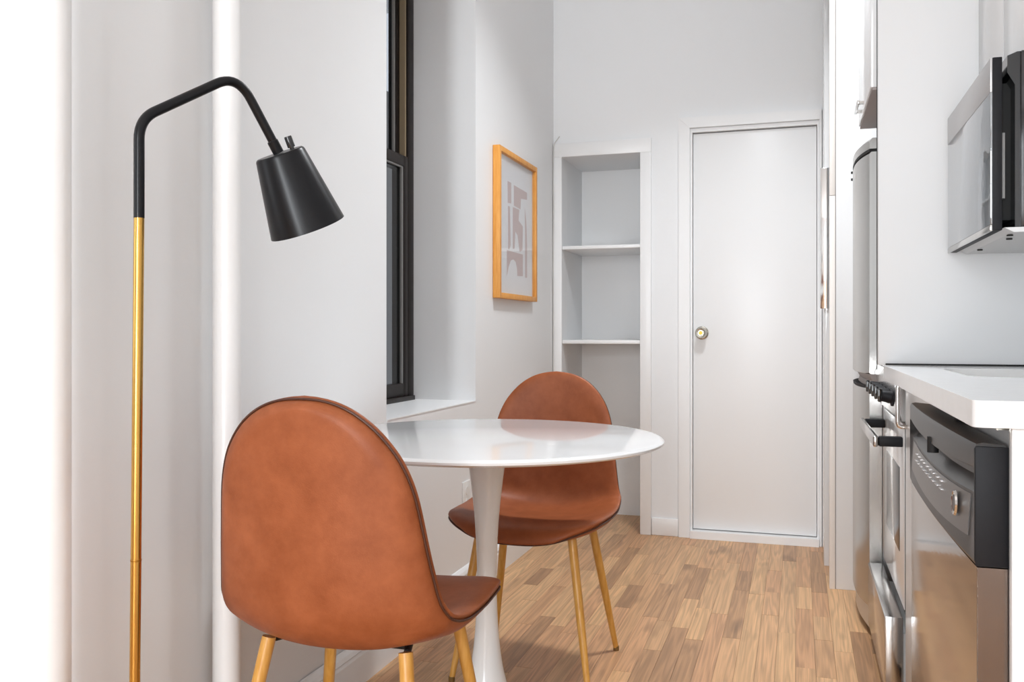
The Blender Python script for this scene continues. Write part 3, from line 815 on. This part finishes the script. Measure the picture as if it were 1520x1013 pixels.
# near end cheek in textured black, as in the photo
obj('end_cheek', box(0.2175, 0.2565, DY0 - 0.003, DY0 - 0.0002, 0.698, 0.852, 0.001), 'black_plastic', cpn)
def film(s):
    s2 = s * 0.88
    f = 0.2165 - 0.008 * (1 - s2 * s2) + 0.002
    lip = 0.824 - 0.010 * (1 - s2 * s2)
    b = 0.728 - 0.012 * (1 - s * s)
    return [(f + 0.006, b), (f - 0.0012, b), (f + 0.0025, lip - 0.038), (f + 0.008, lip - 0.038)]
yc_ = (DY0 + DY1) / 2; hw = (DY1 - DY0) / 2 * 0.88
obj('control_film', bowed(film, yc_ - hw, yc_ + hw, 30), 'grey_panel', cpn, angle=30)
def face_x(y):
    s = (y - yc_) / ((DY1 - DY0) / 2); return 0.2165 - 0.008 * (1 - s * s)
lg_y = 1.405
logo = obj('logo_badge', lathe([(0, 0.0018), (0.0135, 0.0018), (0.0165, 0.003), (0.018, 0.0)], 28, (face_x(lg_y) + 0.0005, lg_y, 0.757), (-1, 0, 0.03)), 'chrome', cpn)
obj('badge_mark', lathe([(0, 0.0028), (0.0115, 0.0024), (0.012, 0.0)], 24, (face_x(lg_y) + 0.0005, lg_y, 0.757), (-1, 0, 0.03)), 'dark_plastic', logo)
for k in range(9):
    y = 1.52 + 0.040 * k
    bb = bmesh.new(); bx(bb, face_x(y) - 0.0004, face_x(y) + 0.004, y, y + 0.018, 0.756, 0.7575); bx(bb, face_x(y) + 0.0003, face_x(y) + 0.004, y + 0.003, y + 0.013, 0.768, 0.770)
    obj('button', bb, 'mw_steel', cpn, smooth=False)
obj('latch', tube([(0.213, 1.63, 0.800), (0.213, 1.63, 0.826)], 0.009, 14), 'black_void', cpn)
obj('top_latch', box(0.246, 0.262, 1.60, 1.64, 0.853, 0.862, 0.002), 'black_void', dw)
obj('mounting_bracket', box(0.246, 0.275, 1.305, 1.325, 0.872, 0.8795), 'nickel', dw, smooth=False)

# ---------------- range
RY0, RY1 = 2.545, 3.135
rg = thing('kitchen_range', 'stainless kitchen range with black knobs and its bottom drawer pulled out', 'stove', (0.56, (RY0 + RY1) / 2, 0))
obj('body', box(0.290, XR - 0.02, RY0 + 0.002, RY1 - 0.002, 0.03, 0.893), 'steel', rg, smooth=False)
obj('cooktop', prism([(0.248, 0.896), (0.262, 0.908), (XR - 0.02, 0.908), (XR - 0.02, 0.893), (0.252, 0.893)], [], RY0, RY1, 'XZ'), 'mw_steel', rg)
rcp = obj('control_panel', prism([(0.246, 0.893), (0.290, 0.893), (0.290, 0.765), (0.258, 0.765), (0.238, 0.870)], [], RY0, RY1, 'XZ'), 'steel', rg)
for k in range(5):
    y = RY0 + 0.075 + k * (RY1 - RY0 - 0.15) / 4
    kb = obj('knob', lathe([(0.024, 0.0), (0.024, 0.006), (0.0175, 0.009), (0.0165, 0.030), (0.0145, 0.034), (0, 0.034)], 24, (0.2485, y, 0.822), (-1, 0, 0.19)), 'black_plastic', rcp)
    obj('grip', box(0.205, 0.216, y - 0.005, y + 0.005, 0.810, 0.846, 0.002), 'black_gloss', kb)
od = obj('oven_door', box(0.264, 0.288, RY0 + 0.004, RY1 - 0.004, 0.268, 0.755, 0.004), 'cab_white', rg)
obj('oven_window', box(0.2625, 0.2645, RY0 + 0.11, RY1 - 0.11, 0.40, 0.63, 0.001), 'black_gloss', od)
obj('door_gasket', box(0.266, 0.289, RY0 + 0.001, RY0 + 0.004, 0.268, 0.760), 'black_void', od, smooth=False)
hd = obj('oven_handle', box(0.190, 0.204, RY0 + 0.03, RY1 - 0.02, 0.692, 0.722, 0.005, 3), 'steel', od)
for yy in (RY0 + 0.030, RY1 - 0.055):
    obj('handle_bracket', box(0.205, 0.264, yy, yy + 0.030, 0.694, 0.720, 0.003), 'black_plastic', hd)
obj('broiler_drawer', box(0.216, 0.262, RY0 + 0.005, RY1 - 0.004, 0.055, 0.250, 0.004), 'steel', rg)
obj('drawer_box', box(0.262, 0.289, RY0 + 0.03, RY1 - 0.03, 0.07, 0.20), 'mw_under', rg, smooth=False)
for yy in (RY0 + 0.05, RY1 - 0.05):
    obj('foot', tube([(0.33, yy, 0.0), (0.33, yy, 0.03)], 0.015, 12), 'black_void', rg)

# ---------------- refrigerator
GY0, GY1 = 3.150, 3.692
fg = thing('refrigerator', 'tall stainless refrigerator with bowed doors beyond the range', 'refrigerator', (0.56, (GY0 + GY1) / 2, 0))
obj('body', box(0.262, XR - 0.01, GY0 + 0.002, GY1 - 0.002, 0.03, 1.618, 0.004), 'mw_steel', fg)
def fdoor(z0, z1, r0=0.004, r1=0.004, topdome=0.0):
    def fn(s):
        f = 0.222 - 0.034 * (1 - abs(s) ** 2.4)
        zt = z1 - topdome * (abs(s) ** 2)
        return [(0.2605, z0), (f + r0, z0), (f, z0 + r0), (f, zt - r1), (f + r1, zt), (0.2605, zt)]
    return fn
lower = obj('freezer_door', bowed(fdoor(0.095, 0.815, 0.006, 0.004), GY0, GY1, 28), 'steel_fridge', fg, angle=30)
upper = obj('fridge_door', bowed(fdoor(0.862, 1.590, 0.004, 0.006), GY0, GY1, 28), 'steel_fridge', fg, angle=30)
def grip(s):
    f = 0.222 - 0.034 * (1 - abs(s) ** 2.4) + 0.004 + 0.016 * max(0, 1 - s * s)
    return [(0.2605, 0.8155), (f, 0.8155), (f + 0.006, 0.840), (f - 0.006, 0.8615), (0.2605, 0.8615)]
obj('grip_recess', bowed(grip, GY0 + 0.001, GY1 - 0.001, 28), 'cab_under', fg, angle=30)
def seam(s):
    f = 0.222 - 0.034 * (1 - abs(s) ** 2.4) + 0.002
    return [(0.2605, 0.8152), (f, 0.8152), (f - 0.001, 0.823), (0.2605, 0.823)]
obj('gasket', bowed(seam, GY0 + 0.001, GY1 - 0.001, 28), 'black_void', fg, angle=30)
obj('top_gasket', bowed(fdoor(1.5905, 1.600, 0.001, 0.001), GY0 + 0.003, GY1 - 0.003, 28), 'black_void', fg, angle=30)
obj('top_cap', bowed(fdoor(1.6005, 1.636, 0.001, 0.010), GY0 + 0.002, GY1 - 0.002, 28), 'steel_fridge', fg, angle=30)
obj('badge', box(0.1895, 0.194, 3.335, 3.375, 1.530, 1.552, 0.001), 'chrome', upper)
for zz in (1.578, 1.604):
    obj('hinge_pin', tube([(0.196, 3.63, zz - 0.004), (0.196, 3.63, zz + 0.004)], 0.006, 10), 'black_void', fg)
def kick(s):
    f = 0.228 - 0.030 * (1 - abs(s) ** 2.4)
    return [(0.262, 0.012), (f + 0.012, 0.012), (f, 0.030), (f, 0.094), (0.262, 0.094)]
obj('base_grille', bowed(kick, GY0, GY1, 28), 'mw_steel', fg, angle=30)
for yy in (GY0 + 0.05, GY1 - 0.05):
    obj('foot', tube([(0.30, yy, 0.0), (0.30, yy, 0.03)], 0.015, 12), 'black_void', fg)

# cabinet over the refrigerator
fc = thing('wall_cabinet', 'white wall cabinet with a taupe underside above the refrigerator', 'cabinet', (0.5, 3.2, 1.71))
obj('carcass', box(0.222, XR - 0.001, 2.800, 3.330, 1.712, CH - 0.001), 'cab_edge', fc, smooth=False)
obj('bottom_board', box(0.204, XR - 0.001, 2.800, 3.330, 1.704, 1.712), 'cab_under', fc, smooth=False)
fdr = obj('cabinet_door', box(0.200, 0.2215, 2.802, 3.328, 1.7125, CH - 0.002, 0.001), 'cab_white', fc)
fh = bmesh.new(); bx(fh, 0.178, 0.186, 3.05, 3.20, 1.726, 1.738, 0.002); bx(fh, 0.186, 0.200, 3.06, 3.07, 1.727, 1.737); bx(fh, 0.186, 0.200, 3.18, 3.19, 1.727, 1.737)
obj('handle', fh, 'chrome', fdr)

# cabinet above the microwave
uc = thing('wall_cabinet', 'pale wall cabinet directly above the microwave', 'cabinet', (0.64, 2.2, 1.56))
obj('carcass', box(0.452, XR - 0.001, 1.90, 2.503, 1.560, CH - 0.001), 'cab_white', uc, smooth=False)
obj('cabinet_door', box(0.432, 0.450, 2.222, 2.503, 1.562, CH - 0.002, 0.0015), 'cab_white', uc)
obj('cabinet_door', box(0.432, 0.450, 1.90, 2.218, 1.562, CH - 0.002, 0.0015), 'cab_white', uc)

# ---------------- microwave
MY0, MY1 = 1.968, 2.498
mw = thing('microwave_oven', 'black microwave with a silver mirrored door mounted over the sink', 'microwave', (0.6, (MY0 + MY1) / 2, 1.2))
obj('body', prism([(0.3925, 1.545), (0.3925, 1.512), (0.406, 1.487), (0.406, 1.206), (0.80, 1.206), (0.80, 1.552), (0.41, 1.552)], [], MY0 + 0.012, MY1, 'XZ'), 'black_gloss', mw, smooth=False)
obj('side_panel', box(0.416, 0.80, MY0 + 0.006, MY0 + 0.0118, 1.206, 1.552, 0.001), 'black_gloss', mw)
obj('door_seal', box(0.383, 0.406, MY0 + 0.05, MY1 - 0.02, 1.225, 1.50), 'black_void', mw, smooth=False)
obj('door_catch', box(0.381, 0.390, MY0 + 0.020, MY0 + 0.05, 1.265, 1.395), 'win_grey', mw, smooth=False)
mdo = obj('door', box(0.364, 0.3815, MY0, MY1 - 0.002, 1.200, 1.541, 0.0015), 'black_plastic', mw)
obj('door_trim', box(0.3600, 0.3645, MY0 + 0.001, MY1 - 0.002, 1.473, 1.540, 0.001), 'mw_steel', mdo)
obj('door_glass', box(0.3608, 0.3645, MY0 + 0.001, MY1 - 0.002, 1.212, 1.4725, 0.0005), 'mw_glass', mdo)
obj('door_bottom_trim', box(0.3600, 0.3645, MY0 + 0.001, MY1 - 0.002, 1.199, 1.2115, 0.001), 'chrome', mdo)
obj('underside_panel', prism([(0.386, 1.2055), (0.80, 1.2055), (0.80, 1.196), (0.402, 1.196)], [], MY0 + 0.004, MY1 - 0.001, 'XZ'), 'mw_under', mw, smooth=False)
for (xx, yy) in ((0.385, 2.02), (0.40, 2.10), (0.39, 2.36)):
    obj('rubber_foot', tube([(xx + 0.02, yy, 1.1955), (xx + 0.02, yy, 1.193)], 0.006, 10), 'black_void', mw)
obj('vent_slot', box(0.47, 0.70, 2.02, 2.04, 1.1952, 1.1962), 'black_void', mw, smooth=False)


# unseen ceiling light, added to brighten the back of the room
def fill(x, y, power, label):
    d = thing('added_ceiling_fill', label, 'lamp', (x, y, CH))
    obj('trim_ring', lathe([(0.17, 0.0), (0.20, 0.0), (0.20, -0.006), (0.172, -0.012), (0.168, 0.0)], 40, (x, y, CH)), 'plate', d)
    obj('lens', lathe([(0, -0.003), (0.169, -0.003), (0.169, 0.0), (0, 0.0)], 40, (x, y, CH)), 'fill_diffuser', d)
    l = bpy.data.lights.new('fill_area', 'AREA'); l.shape = 'DISK'; l.size = 0.34; l.energy = power; l.color = (0.93, 0.965, 1.0)
    l.spread = math.radians(120)
    lo = bpy.data.objects.new('fill_area', l); COL.objects.link(lo); lo.parent = d; lo.location = (0, 0, -0.02)
fill(-0.12, 3.0, 17, 'added unseen ceiling downlight over the kitchen aisle')
